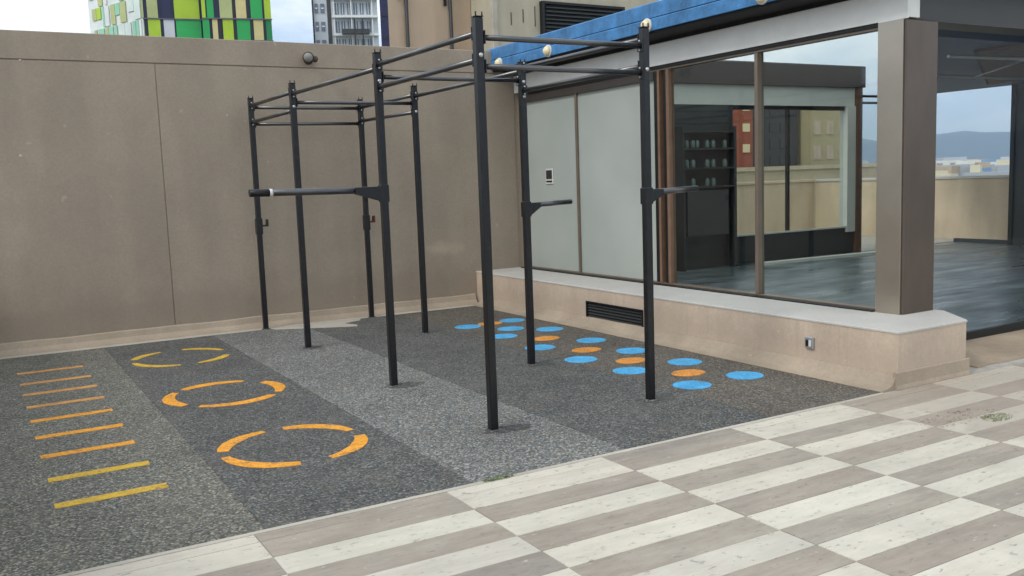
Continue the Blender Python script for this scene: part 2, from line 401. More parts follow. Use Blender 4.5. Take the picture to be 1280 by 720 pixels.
# ------------------------------------------------------------ rubber flooring with its painted games
rf = struct(MB().box(-.6, 5.445, 4.216, 10.36, -.011, -.002).build('rubber_flooring', M['rub_dark']))
PATCH = [(2.80, 10.36), (2.86, 10.25), (3.10, 10.12), (3.42, 9.93), (3.66, 9.83), (3.70, 9.98), (3.62, 10.14), (3.84, 10.24), (3.90, 10.36)]
def sheet(x0, x1, mt, label, top=None):
    n = 40; a, b = [], []
    ys = 4.217
    poly = [(x0+.001, ys)] + [(x0+(x1-x0)*k/6, ys+.004*noise.noise(Vector((x0*9+k, 1, 0)))) for k in range(1, 6)] + [(x1-.001, ys)]
    poly += (top or [(x1-.001, 10.359), (x0+.001, 10.359)])
    o = MB().prism(poly, -.002, .004).build('rubber_sheet', M[mt], rf); o['label'] = label
sheet(-.6, 1.054, 'rub_olive', 'olive grey speckled rubber strip with the painted ladder bars')
sheet(1.054, 2.162, 'rub_dark', 'charcoal speckled rubber strip with painted orange rings')
sheet(2.162, 3.175, 'rub_light', 'light grey speckled rubber strip under the rig',
      [(3.174, 10.075), (3.10, 10.12), (2.86, 10.25), (2.80, 10.359), (2.163, 10.359)])
sheet(3.175, 4.36, 'rub_dark', 'charcoal speckled rubber strip under the rig',
      [(4.359, 10.359), (3.90, 10.359), (3.84, 10.24), (3.62, 10.14), (3.70, 9.98), (3.66, 9.83), (3.42, 9.93), (3.176, 10.073)])
sheet(4.36, 5.445, 'rub_brown', 'brown grey rubber strip with blue and orange dots along the kerb')
pm = MB().prism([(2.79, 10.36), (2.85, 10.25), (3.10, 10.12), (3.42, 9.93), (3.66, 9.83), (3.70, 9.98), (3.62, 10.14), (3.84, 10.24), (3.91, 10.36)], -.0015, .0022)
pm.build('bare_cement_patch', M['edge'], rf)

def jag(poly, amp, seed):
    out = []
    for i, p in enumerate(poly):
        q = poly[(i+1) % len(poly)]; n = max(1, int(math.dist(p, q)/.05))
        for k in range(n):
            t = k/n; x = p[0]+(q[0]-p[0])*t; y = p[1]+(q[1]-p[1])*t
            out.append((x+amp*noise.noise(Vector((x*18, y*18, seed))), y+amp*noise.noise(Vector((x*18, y*18, seed+9)))))
    return out
bars = [(5.182, .225, .785), (5.69, .228, .77), (6.235, .222, .765), (6.76, .222, .765), (7.285, .218, .762), (7.80, .218, .765), (8.31, .214, .765), (8.80, .214, .77), (9.36, .214, .76)]
for k, (y, a, b) in enumerate(bars):
    h = .043 if k < 5 else .046
    MB().prism(jag([(a, y-h), (b, y-h+.006), (b, y+h+.006), (a, y+h)], .006, k), .004, .0068).build(
        'painted_bar', M['p_yellow' if k < 2 else ('p_orange' if k < 5 else 'p_pale')], rf)
def arc(cx, cy, r, a0, a1, w, mt, seed):
    n = 16; inn, ou = [], []
    for k in range(n+1):
        t = k/n; a = math.radians(a0+(a1-a0)*t)
        hw = w*(.55+.45*math.sin(PI*min(1, .12+t*.88)))
        inn.append((cx+(r-hw/2)*math.cos(a), cy+(r-hw/2)*math.sin(a))); ou.append((cx+(r+hw/2)*math.cos(a), cy+(r+hw/2)*math.sin(a)))
    poly = [(x+.004*noise.noise(Vector((x*20, y*20, seed))), y+.004*noise.noise(Vector((x*20, y*20, seed+5)))) for x, y in inn+ou[::-1]]
    # strip of quads keeps the ring section clean
    mb = MB(); m_ = len(inn)
    for k in range(n):
        A, B_, C_, D = poly[k], poly[k+1], poly[2*m_-2-k], poly[2*m_-1-k]
        mb.quadbox([(*A, .004), (*B_, .004), (*C_, .004), (*D, .004), (*A, .0068), (*B_, .0068), (*C_, .0068), (*D, .0068)])
    mb.build('painted_arc', M[mt], rf)
# angles in the ground plane: 0 = right along the wall, 90 = towards the wall
RINGS = [(1.612, 9.21, .43, [(160, 106), (78, 16), (-24, -80), (-101, -176)], .085, 'p_yellow'),
         (1.59, 7.31, .42, [(127, 57), (32, -32), (-47, -129), (-146, -219)], .10, 'p_orange'),
         (1.594, 5.54, .42, [(165, 99), (82, 12), (-8, -76), (-101, -177)], .095, 'p_orange')]
# painted dots ; columns run beside the kerb
DOTS = [(4.586, 8.90, 'b'), (5.18, 8.954, 'b'), (4.876, 8.46, 'b'), (4.577, 8.10, 'b'), (5.17, 8.145, 'b'), (4.526, 7.31, 'b'), (5.112, 7.30, 'b'),
        (4.493, 6.583, 'b'), (5.081, 6.613, 'b'), (4.539, 5.934, 'b'), (5.108, 5.92, 'b'), (4.576, 5.226, 'b'), (5.112, 5.219, 'b'),
        (4.88, 8.93, 'o'), (4.835, 7.69, 'o'), (4.788, 6.92, 'o'), (4.801, 6.26, 'o'), (4.839, 5.57, 'o')]

# ------------------------------------------------------------ back wall
wr = root_at_origin('boundary_wall', 'long taupe rendered wall behind the exercise area with a coping band and one upright joint', 'wall')
J = .007
def panel(x0, x1, z0, z1, nm='wall_panel', y=10.6, mt='wall', par=wr):
    return MB().cham(x0+J/2, x1-J/2, y, y+.18, z0, z1, .006).build(nm, M[mt], par)
MB().box(-.4, 7.0, 10.612, 10.78, -.01, 3.24).build('wall_core', M['wall'], wr)
panel(-.4, 1.825, 0, 2.965); panel(1.825, 6.29, 0, 2.965)
panel(-.41, 7.0, 2.977, 3.255, 'coping_band', y=10.597)
# skirting fillet at the wall foot, then the pale mortar strip
sk = MB(); n = 50
def sk_ring(t):
    x = -.42+t*6.0; w1 = .006*noise.noise(Vector((x*3, 0, 0))); w2 = .012*noise.noise(Vector((x*2, 4, 0)))
    return [(x, 10.44, -.005), (x, 10.44+w1, .006), (x, 10.515, .022), (x, 10.562, .06), (x, 10.578, .118+w2), (x, 10.602, .13+w2), (x, 10.62, -.005)]
sk.loft([sk_ring(k/n) for k in range(n+1)]); sk.build('skirting', M['skirt'], wr)
sk = MB()
sk.loft([[(-.42+6.0*k/n, 10.355+.008*noise.noise(Vector((k*.4, 7, 0))), -.01), (-.42+6.0*k/n, 10.355+.008*noise.noise(Vector((k*.4, 7, 0))), .006), (-.42+6.0*k/n, 10.45, .0085), (-.42+6.0*k/n, 10.45, -.01)] for k in range(n+1)])
struct(sk.build('mortar_strip', M['edge']))
# paint marks on the wall
for (x, z, a, b) in ((.545, 2.96, .014, .045), (.47, 2.01, .018, .022), (2.98, 1.9, .009, .02), (2.55, 2.42, .012, .01)):
    MB().lathe((x, 10.6, z), (0, -1, 0), [(a, 0), (a*.8, .002), (.001, .003)], 9).build('plaster_mark', M['edge'], wr)

# wall lamp
wlp = tag(empty('wall_lamp', (3.52, 10.6, 3.06)), 'small rusty round lamp fixed near the top of the taupe wall', 'lamp')
MB().lathe((0, 0, 0), (0, -1, 0), [(.055, 0), (.055, .015), (.02, .02), (.001, .02)], 14).build('base_plate', M['rust'], wlp)
MB().tube((0, -.01, 0), (-.01, -.09, .01), .014).build('arm', M['rust'], wlp)
MB().lathe((-.035, -.12, .02), (-.3, -.9, -.35), [(.02, -.07), (.05, -.05), (.062, .0), (.066, .03), (.001, .031)], 16).build('lamp_housing', M['rust'], wlp)
MB().lathe((-.035, -.12, .02), (-.3, -.9, -.35), [(.054, .032), (.045, .045), (.001, .052)], 16).build('lens', M['lens'], wlp)
MB().lathe((.045, -.10, .0), (.3, -.8, -.3), [(.02, -.05), (.038, -.03), (.036, .02), (.001, .025)], 14).build('sensor_head', M['rust'], wlp)

# low parapet on the open left side of the terrace, just outside the frame but reflected in the glass
lp = root_at_origin('low_parapet', 'low tan parapet closing the open left side of the terrace', 'wall')
MB().cham(-.78, -.62, 2.0, 10.6, -.01, 1.12, .01).build('parapet_body', M['parapet'], lp)
MB().cham(-.80, -.60, 1.98, 10.6, 1.121, 1.18, .008).build('coping', M['kerb_top'], lp)

# ------------------------------------------------------------ kerb under the glazed facade
kb = root_at_origin('kerb_wall', 'low tan rendered kerb wall with pale cap carrying the glazed facade', 'kerb')
body = [(5.622, 4.214), (6.42, 4.222), (6.70, 4.60), (6.70, 4.93), (6.46, 4.95), (6.46, 10.6), (5.622, 10.6)]
# body built in three lengths so that the vent recess is a real hole
MB().prism([(5.622, 4.214), (6.42, 4.222), (6.70, 4.60), (6.70, 4.93), (6.46, 4.95), (6.46, 7.12), (5.622, 7.12)], -.01, .402).build('kerb_body', M['kerb'], kb)
MB().box(5.622, 6.46, 8.11, 10.6, -.01, .402).build('kerb_body', M['kerb'], kb)
MB().box(5.622, 6.46, 7.12, 8.11, .268, .402).box(5.622, 6.46, 7.12, 8.11, -.01, .08).box(5.70, 6.46, 7.12, 8.11, .08, .268).build('kerb_body', M['kerb'], kb)
MB().loft([[(x, y, .402) for x, y in ((5.616, 4.208), (6.424, 4.216), (6.706, 4.598), (6.706, 4.93), (6.46, 4.952), (6.46, 10.6), (5.616, 10.6))],
           [(x, y, .414) for x, y in ((5.616, 4.208), (6.424, 4.216), (6.706, 4.598), (6.706, 4.93), (6.46, 4.952), (6.46, 10.6), (5.616, 10.6))],
           [(x, y, .421) for x, y in ((5.624, 4.216), (6.420, 4.224), (6.698, 4.602), (6.698, 4.93), (6.46, 4.952), (6.46, 10.6), (5.624, 10.6))]]).build('kerb_cap', M['kerb_top'], kb)
sk = MB(); n = 50
def kr(t):
    y = 4.22+t*6.22; w1 = .006*noise.noise(Vector((y*3, 2, 0))); w2 = .01*noise.noise(Vector((y*2, 8, 0)))
    return [(5.64, y, -.008), (5.64, y, .100+w2), (5.614, y, .098+w2), (5.60, y, .078+w2), (5.575, y, .04), (5.52, y, .016), (5.445+w1, y, .007), (5.445+w1, y, -.008)]
sk.loft([kr(k/n) for k in range(n+1)]); sk.build('skirting', M['skirt'], kb)
sk = MB()
def kf(t):
    x = 5.60+t*.85; w2 = .006*noise.noise(Vector((x*5, 3, 0)))
    return [(x, 4.24, -.008), (x, 4.195, -.008), (x, 4.197, .004), (x, 4.206, .03), (x, 4.209, .118+w2), (x, 4.216, .124+w2), (x, 4.24, .12)]
sk.loft([kf(k/12) for k in range(13)]); sk.build('skirting', M['skirt'], kb)

vt = tag(empty('floor_vent', (5.622, 7.615, .0825)), 'black slatted vent set low in the tan kerb wall', 'vent')
MB().box(.05, .075, -.49, .49, -.002, .185).build('backing', M['black'], vt)
fr_ = MB(); 
fr_.box(-.006, .05, -.492, -.47, -.004, .188).box(-.006, .05, .47, .492, -.004, .188).box(-.006, .05, -.47, .47, .172, .188).box(-.006, .05, -.47, .47, -.004, .013)
fr_.build('vent_frame', M['black'], vt)
sl = MB().quadbox([(.004, -.47, 0), (.03, -.47, .018), (.03, .47, .018), (.004, .47, 0), (.004, -.47, .004), (.03, -.47, .022), (.03, .47, .022), (.004, .47, .004)]).mesh('slat', M['dbeam'])
for k in range(5): inst('slat', sl, vt, (0, 0, .018+k*.031))

so = tag(empty('wall_socket', (5.62, 5.014, .235)), 'small grey weatherproof socket on the tan kerb wall near its corner', 'socket')
MB().cham(-.022, .002, -.042, .042, -.045, .045, .006).build('socket_box', M['pipe'], so)
MB().cham(-.03, -.022, -.028, -.004, -.028, .022, .003).build('socket_cover', M['white'], so)
MB().cham(-.03, -.022, .004, .028, -.028, .022, .003).build('socket_cover', M['black'], so)

# earth-stained strip and threshold before the right glazed bay
e = MB(); n = 30
e.loft([[(6.70+6*k/n, 4.30+.04*noise.noise(Vector((k*.35, 0, 3))), -.011), (6.70+6*k/n, 4.30+.04*noise.noise(Vector((k*.35, 0, 3))), .003+.004*noise.noise(Vector((k*.6, 2, 3)))),
         (6.70+6*k/n, 4.955, .028), (6.70+6*k/n, 4.955, -.011)] for k in range(n+1)])
struct(e.build('earth_strip', M['dirt']))

# ------------------------------------------------------------ glazed hall
hall = root_at_origin('glazed_pavilion', 'glazed pavilion with grey beam, bronze column and blue roof edge beside the exercise area', 'pavilion')
MB().box(6.47, 17.2, 4.97, 11.6, -.011, .03).build('hall_floor', M['floor'], hall)
MB().prism([(6.51, 4.97), (17.3, 4.97), (17.3, 12.6), (16.2, 12.0), (6.9, 5.15)], 3.035, 3.20).build('ceiling', M['ceil'], hall)
# beam over the left facade and over the right bay
MB().cham(6.285, 6.42, 4.66, 10.6, 2.722, 2.945, .006).build('facade_beam', M['beam'], hall)
MB().cham(6.425, 17.2, 4.705, 4.96, 2.712, 3.03, .006).build('bay_beam', M['dbeam'], hall)
MB().box(6.30, 6.41, 4.93, 10.45, 2.690, 2.721).build('top_track', M['black'], hall)
MB().box(6.315, 6.40, 4.93, 10.45, 2.672, 2.689).build('top_track_lip', M['frame'], hall)
# roof edge
MB().box(6.51, 17.3, 4.5, 4.96, 3.04, 3.19).box(5.98, 6.50, 4.5, 10.95, 2.985, 3.19).box(6.30, 6.50, 4.74, 10.95, 2.9455, 2.985).build('soffit', M['soffit'], hall)
MB().cham(5.95, 6.05, 4.42, 10.98, 3.01, 3.128, .012).build('roof_edge_board', M['blue'], hall)
MB().cham(5.965, 6.07, 4.42, 10.98, 3.137, 3.285, .014).build('roof_edge_board', M['blue'], hall)
MB().prism([(6.0, 4.45), (17.4, 4.45), (17.4, 12.7), (16.2, 12.05), (6.95, 5.2), (6.5, 5.2), (6.5, 10.95), (6.0, 10.95)], 3.20, 3.25).build('roof_slab', M['blue'], hall)
MB().box(5.99, 6.06, 4.43, 10.97, 3.127, 3.14).build('board_gap', M['soffit'], hall)
# column
MB().cham(6.275, 6.665, 4.672, 4.925, .4215, 2.7115, .008).build('corner_column', M['column'], hall)
MB().box(6.272, 6.284, 4.66, 4.925, 2.712, 3.03).build('column_head', M['beam'], hall)
MB().box(6.284, 6.424, 4.668, 4.925, 2.946, 3.03).build('column_head', M['dbeam'], hall)
MB().cham(6.262, 6.2745, 4.69, 4.92, .4215, 2.712, .002).build('column_side_sheet', M['sheet'], hall)
# left facade glazing
def pane(y0, y1, mt, nm='pane', x=6.345, z0=.445, z1=2.672):
    return MB().box(x, x+.008, y0, y1, z0, z1).build(nm, M[mt], hall)
pane(9.24, 10.45, 'frost', 'opaque_panel'); pane(7.75, 9.21, 'frost', 'opaque_panel')
pane(6.28, 7.50, 'glass'); pane(4.93, 6.25, 'glass')
for y0, y1, mt, d in ((9.21, 9.245, 'frame', .03), (7.70, 7.75, 'black', .035), (7.645, 7.68, 'frame_o', .05), (7.56, 7.60, 'black', .03), (7.50, 7.545, 'frame_o', .045), (6.245, 6.285, 'frame', .05), (10.45, 10.49, 'frame', .04)):
    MB().cham(6.345-d, 6.38, y0, y1, .445, 2.672, .004).build('mullion', M[mt], hall)
MB().box(6.37, 6.375, 7.545, 7.56, .445, 2.672).box(6.36, 6.365, 7.60, 7.645, .445, 2.672).build('mullion_gap', M['soffit'], hall)
MB().cham(6.30, 6.41, 4.93, 10.5, .4215, .444, .003).build('bottom_track', M['frame'], hall)
MB().box(6.24, 6.2995, 4.93, 10.5, .4212, .432).build('seal', M['black'], hall)
MB().cham(6.305, 6.343, 7.75, 10.45, 2.585, 2.671, .003).build('head_board', M['portal'], hall)
MB().cham(6.30, 6.31, 7.9, 10.5, 2.6715, 2.688, .002).build('head_trim', M['black'], hall)
# solid walls behind the boundary wall line
MB().box(6.36, 6.50, 7.72, 11.6, -.01, 3.03).build('side_wall', M['inner_pale'], hall)
# rear glazed wall (Y = 11.5)
yb = 11.5
MB().box(9.35, 14.0, yb-.02, yb+.12, 2.69, 3.02).build('lintel', M['inner_pale'], hall)
MB().cham(9.2, 14.2, yb-.10, yb+.14, 3.021, 3.40, .008).build('portal_beam', M['portal'], hall)
MB().box(9.2, 9.34, yb-.08, yb+.12, .03, 3.02).build('portal_post', M['portal'], hall)
MB().box(14.16, 15.3, yb, yb+.05, 2.86, 2.90).build('tie_rail', M['black'], hall)
MB().box(14.16, 15.3, yb, yb+.05, 2.74, 2.78).build('tie_rail', M['black'], hall)

MB().box(6.5, 9.2, yb, yb+.12, .03, 3.034).build('rear_panel', M['inner_dark'], hall)
MB().box(9.34, 11.0, yb-.03, yb+.12, .03, 2.69).build('rear_panel', M['inner_dark'], hall)
MB().box(11.0, 14.17, yb, yb+.12, .03, .50).build('rear_sill', M['inner_dark'], hall)
MB().box(13.78, 14.0, yb-.05, yb+.12, .42, 2.69).build('rear_post', M['inner_pale'], hall)
MB().box(14.02, 14.165, yb-.06, yb-.002, .03, 3.02).build('rear_post', M['slat'], hall)
MB().box(12.32, 12.37, yb+.01, yb+.07, .50, 2.69).build('rear_mullion', M['black'], hall)
MB().box(10.98, 13.8, yb+.02, yb+.09, 2.62, 2.69).build('rear_head', M['black'], hall)
MB().box(11.0, 12.32, yb+.04, yb+.048, .5, 2.62).build('rear_pane', M['glass_clear'], hall)
MB().box(12.37, 13.78, yb+.04, yb+.048, .5, 2.62).build('rear_pane', M['glass_clear'], hall)
MB().box(10.98, 13.78, yb-.04, yb, .50, .53).build('sill_board', M['inner_pale'], hall)
# raised floor edge along the rear
MB().quadbox([(11.2, 11.0, .03), (14.6, 10.85, .03), (14.6, 11.0, .03), (11.2, 11.15, .03), (11.2, 11.0, .075), (14.6, 10.85, .075), (14.6, 11.0, .075), (11.2, 11.15, .075)]).build('floor_kerb', M['inner_pale'], hall)
# right side (X = 17): dark wall then an open bay
MB().box(17.0, 17.16, 4.97, 10.28, .03, 3.034).build('end_wall', M['inner_dark'], hall)
MB().box(16.97, 17.03, 10.28, 10.36, .03, 3.034).build('end_post', M['black'], hall)
MB().box(17.0, 17.10, 10.36, 11.5, .03, .10).build('end_threshold', M['inner_dark'], hall)
# right bay: black bottom rail and pane
MB().box(6.705, 17.0, 4.958, 5.0, -.01, .095).build('bottom_rail', M['black'], hall)
MB().box(6.70, 17.0, 4.975, 4.983, .095, 2.712).build('pane', M['glass_clear'], hall)
MB().box(6.667, 6.70, 4.80, 5.0, .4215, 2.7115).build('bay_jamb', M['black'], hall)
# ceiling fittings in the bay
sp = MB().box(-.055, .055, -.6, .6, -.035, .0).mesh('ceiling_slat', M['slat'])
for k in range(28): inst('ceiling_slat', sp, hall, (11.3+k*.18, (11.3+k*.18)*.60, 3.0345))
MB().tube((10.7, 7.36, 2.93), (13.5, 7.14, 2.93), .022).build('ceiling_pipe', M['pipe'], hall)
MB().tube((12.8, 9.04, 2.93), (16.8, 8.9, 2.93), .022).build('ceiling_pipe', M['pipe'], hall)
MB().tube((12.2, 7.2, 2.935), (13.8, 9.05, 2.935), .012).build('ceiling_pipe', M['pipe'], hall)
MB().lathe((13.6, 9.6, 3.034), (0, 0, -1), [(.07, 0), (.07, .03), (.05, .045), (.001, .045)], 14).build('ceiling_light', M['white'], hall)

# bulkhead lamps on the blue edge
for k, (y, t) in enumerate(((10.35, 'cream round lamp at the far end of the blue roof edge, next to the wall'), (9.20, 'cream round lamp on the blue roof edge, second from the wall'),
                            (7.38, 'cream round lamp on the blue roof edge, behind a rig post top'), (5.83, 'cream round lamp on the blue roof edge, nearest the corner column'))):
    bl = tag(empty('bulkhead_lamp', (5.95, y, 3.065)), t, 'lamp', 'round lamps along the blue roof edge')
    MB().lathe((0, 0, 0), (-1, 0, 0), [(.07, 0), (.07, .018), (.062, .022), (.001, .022)], 18).build('lamp_base', M['white'], bl)
    MB().lathe((-.022, 0, 0), (-1, 0, 0), [(.058, 0), (.054, .02), (.036, .04), (.001, .048)], 18).build('diffuser', M['cream'], bl)

# control plate on the first opaque panel
cpn = tag(empty('control_plate', (6.345, 9.87, 1.62)), 'small white square plate with dark screen on the opaque panel', 'plate')
MB().cham(-.015, .0, -.085, .085, -.095, .095, .005).build('plate', M['white'], cpn)
MB().box(-.019, -.015, -.066, .066, -.035, .076).build('screen', M['inner_dark'], cpn)
MB().box(-.0195, -.015, -.066, .066, -.076, -.055).build('button_strip', M['black'], cpn)

# shelving unit seen behind the glass
sh = tag(empty('shelf_rack', (9.75, 11.25, .03)), 'dark shelf rack with small grey green jars seen through the facade glass', 'shelf')
for x in (0, 1.1): MB().box(x-.02, x+.02, 0, .2, 0, 2.3).build('upright', M['inner_dark'], sh)
shelf = MB().box(0.02, 1.08, 0, .2, 0, .025).mesh('shelf_board', M['inner_pale'])
for z in (1.32, 1.62, 1.93, 2.2): inst('shelf_board', MB().box(0.02, 1.08, 0, .2, 0, .025).mesh('shelf_board', M['dbeam']), sh, (0, 0, z))
MB().box(.08, .95, .02, .18, .55, 1.28).build('cabinet', M['dbeam'], sh)
jm = MB().lathe((0, 0, 0), (0, 0, 1), [(.035, 0), (.04, .02), (.04, .1), (.022, .13), (.001, .135)], 10).mesh('jar', M['jar'])
g = 0
for z in (1.345, 1.645, 1.955):
    for x in (.12, .25, .34, .55, .68, .93):
        if random.random() < .25: continue
        j = inst('storage_jar', jm, None, (9.75+x, 11.33, .03+z)); tag(j, 'small grey green jar standing on the dark shelf rack', 'jar', 'jars on the shelf rack')

# ------------------------------------------------------------ outer parapets
op = root_at_origin('outer_parapet', 'tan parapet beyond the pavilion with the hills above it', 'parapet')
MB().cham(18.1, 18.28, 2, 16.0, -.012, 1.27, .01).build('parapet_body', M['parapet'], op)
MB().cham(18.07, 18.31, 2, 15.99, 1.271, 1.33, .008).build('coping', M['kerb_top'], op)
op2 = root_at_origin('rear_parapet', 'tan parapet behind the rear window of the pavilion', 'parapet')
MB().cham(7.2, 18.09, 16.01, 16.18, -.012, 1.27, .01).build('parapet_body', M['parapet'], op2)
MB().cham(7.2, 18.09, 15.98, 16.21, 1.271, 1.33, .008).build('coping', M['parapet'], op2)

# ------------------------------------------------------------ the rig
rig = tag(empty('pull_up_rig', (0, 0, 0)), 'black steel pull up rig of eight posts standing on the rubber flooring', 'exercise rig')
RX = (2.763, 4.049); RY = (10.385, 8.850, 6.688, 5.066)
hw = .0275
for i, y in enumerate(RY):
    for j, x in enumerate(RX):
        top = 2.59 if (i, j) != (2, 1) else 2.56
        p = MB().cham(x-hw, x+hw, y-hw, y+hw, .004, top, .006).build('post', M['rack'], rig)
        MB().cham(x-hw-.002, x+hw+.002, y-hw-.002, y+hw+.002, top+.0005, top+.006, .002).build('post_cap', M['black'], p)
        fs = MB().lathe((x, y, .004), (0, 0, 1), [(.058, 0), (.05, .004), (.036, .006)], 16)
        fs.build('foot_seal', M['rub_dark'], p)
        hk = MB().tube((x-.022, y-.02, top), (x-.022, y-.02, top+.03), .005, 8).tube((x+.022, y-.02, top), (x+.022, y-.02, top+.03), .005, 8)
        hk.build('cap_lug', M['rack'], p)
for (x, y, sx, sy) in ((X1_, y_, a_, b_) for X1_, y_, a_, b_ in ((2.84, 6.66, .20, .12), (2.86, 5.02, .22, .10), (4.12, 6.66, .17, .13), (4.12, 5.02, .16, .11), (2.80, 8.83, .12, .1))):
    MB().prism([(x+sx*(.8+.5*noise.noise(Vector((x*3, a*.8, y))))*math.cos(a*PI/14), y+sy*(.8+.5*noise.noise(Vector((x*3, a*.8, y+4))))*math.sin(a*PI/14)) for a in range(28)], .0042, .0052).build('foot_shadow', M['rub_shadow'], rf)  # dark patches painted as the posts' contact shadows, drawn out sideways
def bar(a, b, r=.0185, nm='pull_up_bar', flange=True):
    a, b = Vector(a), Vector(b); d = (b-a).normalized()
    o = MB().tube(a+d*.034, b-d*.034, r, 16).build(nm, M['bar'], rig)
    for q, s in ((a, 1), (b, -1)):
        e_ = q+d*s*.0315
        w = Vector((0, 0, 1)); u = d.cross(w).normalized()
        P = lambda du, dw, t: e_+u*du+w*dw+d*s*t
        MB().quadbox([P(-.027, -.04, 0), P(.027, -.04, 0), P(.027, .04, 0), P(-.027, .04, 0), P(-.027, -.04, .007), P(.027, -.04, .007), P(.027, .04, .007), P(-.027, .04, .007)]).build('flange', M['rack'], o)
        bt = MB()
        for dz in (-.03, .03): bt.lathe(P(0, dz, .007), d*s, [(.008, 0), (.008, .005), (.004, .008), (.001, .008)], 8)
        bt.build('bolt', M['bolt'], o)
X1, X2 = RX; Y1, Y2, Y3, Y4 = RY
for a, b in [((X1, Y4, 2.495), (X1, Y3, 2.505)), ((X1, Y4, 2.335), (X1, Y3, 2.335)), ((X1, Y3, 2.475), (X1, Y2, 2.495)),
             ((X1, Y2, 2.51), (X1, Y1, 2.51)), ((X1, Y2, 2.335), (X1, Y1, 2.33)),
             ((X2, Y4, 2.515), (X2, Y3, 2.52)), ((X2, Y4, 2.335), (X2, Y3, 2.33)), ((X2, Y3, 2.49), (X2, Y2, 2.487)),
             ((X2, Y2, 2.50), (X2, Y1, 2.50)), ((X2, Y2, 2.325), (X2, Y1, 2.345)),
             ((X1, Y1, 2.492), (X2, Y1, 2.492)), ((X1, Y1, 2.31), (X2, Y1, 2.315)), ((X1, Y2, 2.413), (X2, Y2, 2.416)),
             ((X1, Y3, 2.414), (X2, Y3, 2.411)), ((X1, Y4, 2.47), (X2, Y4, 2.47)), ((X1, Y4, 2.296), (X2, Y4, 2.289))]:
    bar(a, b)
# bolt heads that show on the post fronts
for x, y, z in ((X1, Y4, 2.36), (X2, Y4, 2.31), (X2, Y3, 2.40), (X1, Y3, 2.38), (X2, Y3, 2.28), (X2, Y1, 2.33), (X1, Y2, 2.37), (X2, Y2, 2.33)):
    MB().lathe((x, y-hw, z), (0, -1, 0), [(.015, 0), (.015, .006), (.008, .012), (.001, .012)], 10).build('bolt', M['bolt'], rig)
def arm(x, y, z, s, ln, r, gus, glen, sleeve=None, th=.006):
    a = MB().tube((x+s*.033, y, z), (x+s*ln, y, z+.012), r, 16).build('dip_arm', M['bar'], rig)
    MB().extr([(x+s*.031, z+r), (x+s*glen, z+r*.9), (x+s*glen, z-r*.9), (x+s*.031, z-gus)], 'y', y-th-r, y-r+.004).build('gusset', M['rack'], a)
    MB().extr([(x+s*.031, z+r), (x+s*glen, z+r*.9), (x+s*glen, z-r*.9), (x+s*.031, z-gus)], 'y', y+r-.004, y+th+r).build('gusset', M['rack'], a)
    MB().cham(x-hw-.006, x+hw+.006, y-hw-.006, y+hw+.006, z-gus-.01, z+r+.012, .004).build('clamp', M['rack'], a)
    if sleeve:
        MB().tube((x+s*sleeve, y, z+.0095), (x+s*(sleeve+.022), y, z+.0097), r+.003, 16).build('white_band', M['white'], a)
    if sleeve: MB().tube((x+s*(sleeve+.024), y, z+.0098), (x+s*(ln+.006), y, z+.0121), r+.0015, 16).build('end_sleeve', M['black'], a)
    return a
arm(X1, Y3, 1.555, -1, 1.03, .026, .085, .24, sleeve=.87)
arm(X2, Y3, 1.375, 1, .46, .021, .085, .13)
arm(X2, Y4, 1.475, 1, .46, .021, .07, .13)
for x, y, z, mt in ((X1, Y1, 1.215, 'rack'), (X2, Y1, 1.19, 'red')):
    jc = MB().cham(x-hw-.008, x+hw+.008, y-hw-.008, y+hw+.008, z-.13, z+.05, .004).build('hook_sleeve', M['rack'], rig)
    MB().extr([(x+hw, z-.045), (x+hw+.075, z-.045), (x+hw+.075, z+.035), (x+hw+.06, z+.035), (x+hw+.055, z-.025), (x+hw, z-.025)], 'y', y-.03, y+.03).build('bar_hook', M[mt], jc)

# ------------------------------------------------------------ painted rings and dots
for k, (cx, cy, r, segs, w, mt) in enumerate(RINGS):
    for s, (a0, a1) in enumerate(segs): arc(cx, cy, r, a0, a1, w, mt, k*7+s)
for k, (x, y, c) in enumerate(DOTS):
    r = .148 if c == 'b' else .146; ry = .142 if c == 'b' else .118
    MB().prism([(x+(r+.004*noise.noise(Vector((k, a*.7, 0))))*math.cos(a*PI/14), y+(ry+.004*noise.noise(Vector((k, a*.7, 5))))*math.sin(a*PI/14)) for a in range(28)], .004, .0068).build('painted_dot', M['p_blue' if c == 'b' else 'p_dot_o'], rf)

# ------------------------------------------------------------ neighbouring buildings
def V2(r, d): return Vector((math.sin(r)*d, math.cos(r)*d, 0))
# tan block right behind
nb = root_at_origin('tan_building', 'big pinkish tan building rising behind the wall with dark drain pipes and a black louvre', 'building')
MB().prism([(11.82, 27.5), (14.76, 27.5), (14.76, 33), (14.25, 33)], -35, 16).build('tan_wing', M['ctan'], nb)
MB().box(14.78, 21.5, 26.0, 30, -35, 16).build('plain_wing', M['ctan2'], nb)
MB().cham(14.70, 14.90, 25.94, 26.1, -35, 16, .02).build('corner_strip', M['edge'], nb)
for x, r in ((12.42, .055), (13.98, .055)): MB().tube((x, 27.42, -10), (x, 27.42, 16), r, 10).build('drain_pipe', M['inner_dark'], nb)
for x, z in ((12.20, 7.35), (13.80, 7.25)): MB().tube((x, 27.43, z), (x, 27.43, 16), .05, 10).build('drain_pipe', M['inner_dark'], nb)
lv = MB().box(16.6, 19.75, 25.93, 26.0, 6.30, 7.22).build('louvre', M['soffit'], nb)
sl = MB().quadbox([(16.65, 25.84, 0), (19.7, 25.84, 0), (19.7, 25.93, .07), (16.65, 25.93, .07), (16.65, 25.84, .03), (19.7, 25.84, .03), (19.7, 25.93, .1), (16.65, 25.93, .1)]).mesh('louvre_slat', M['inner_dark'])
for k in range(7): inst('louvre_slat', sl, lv, (0, 0, 6.34+k*.125))
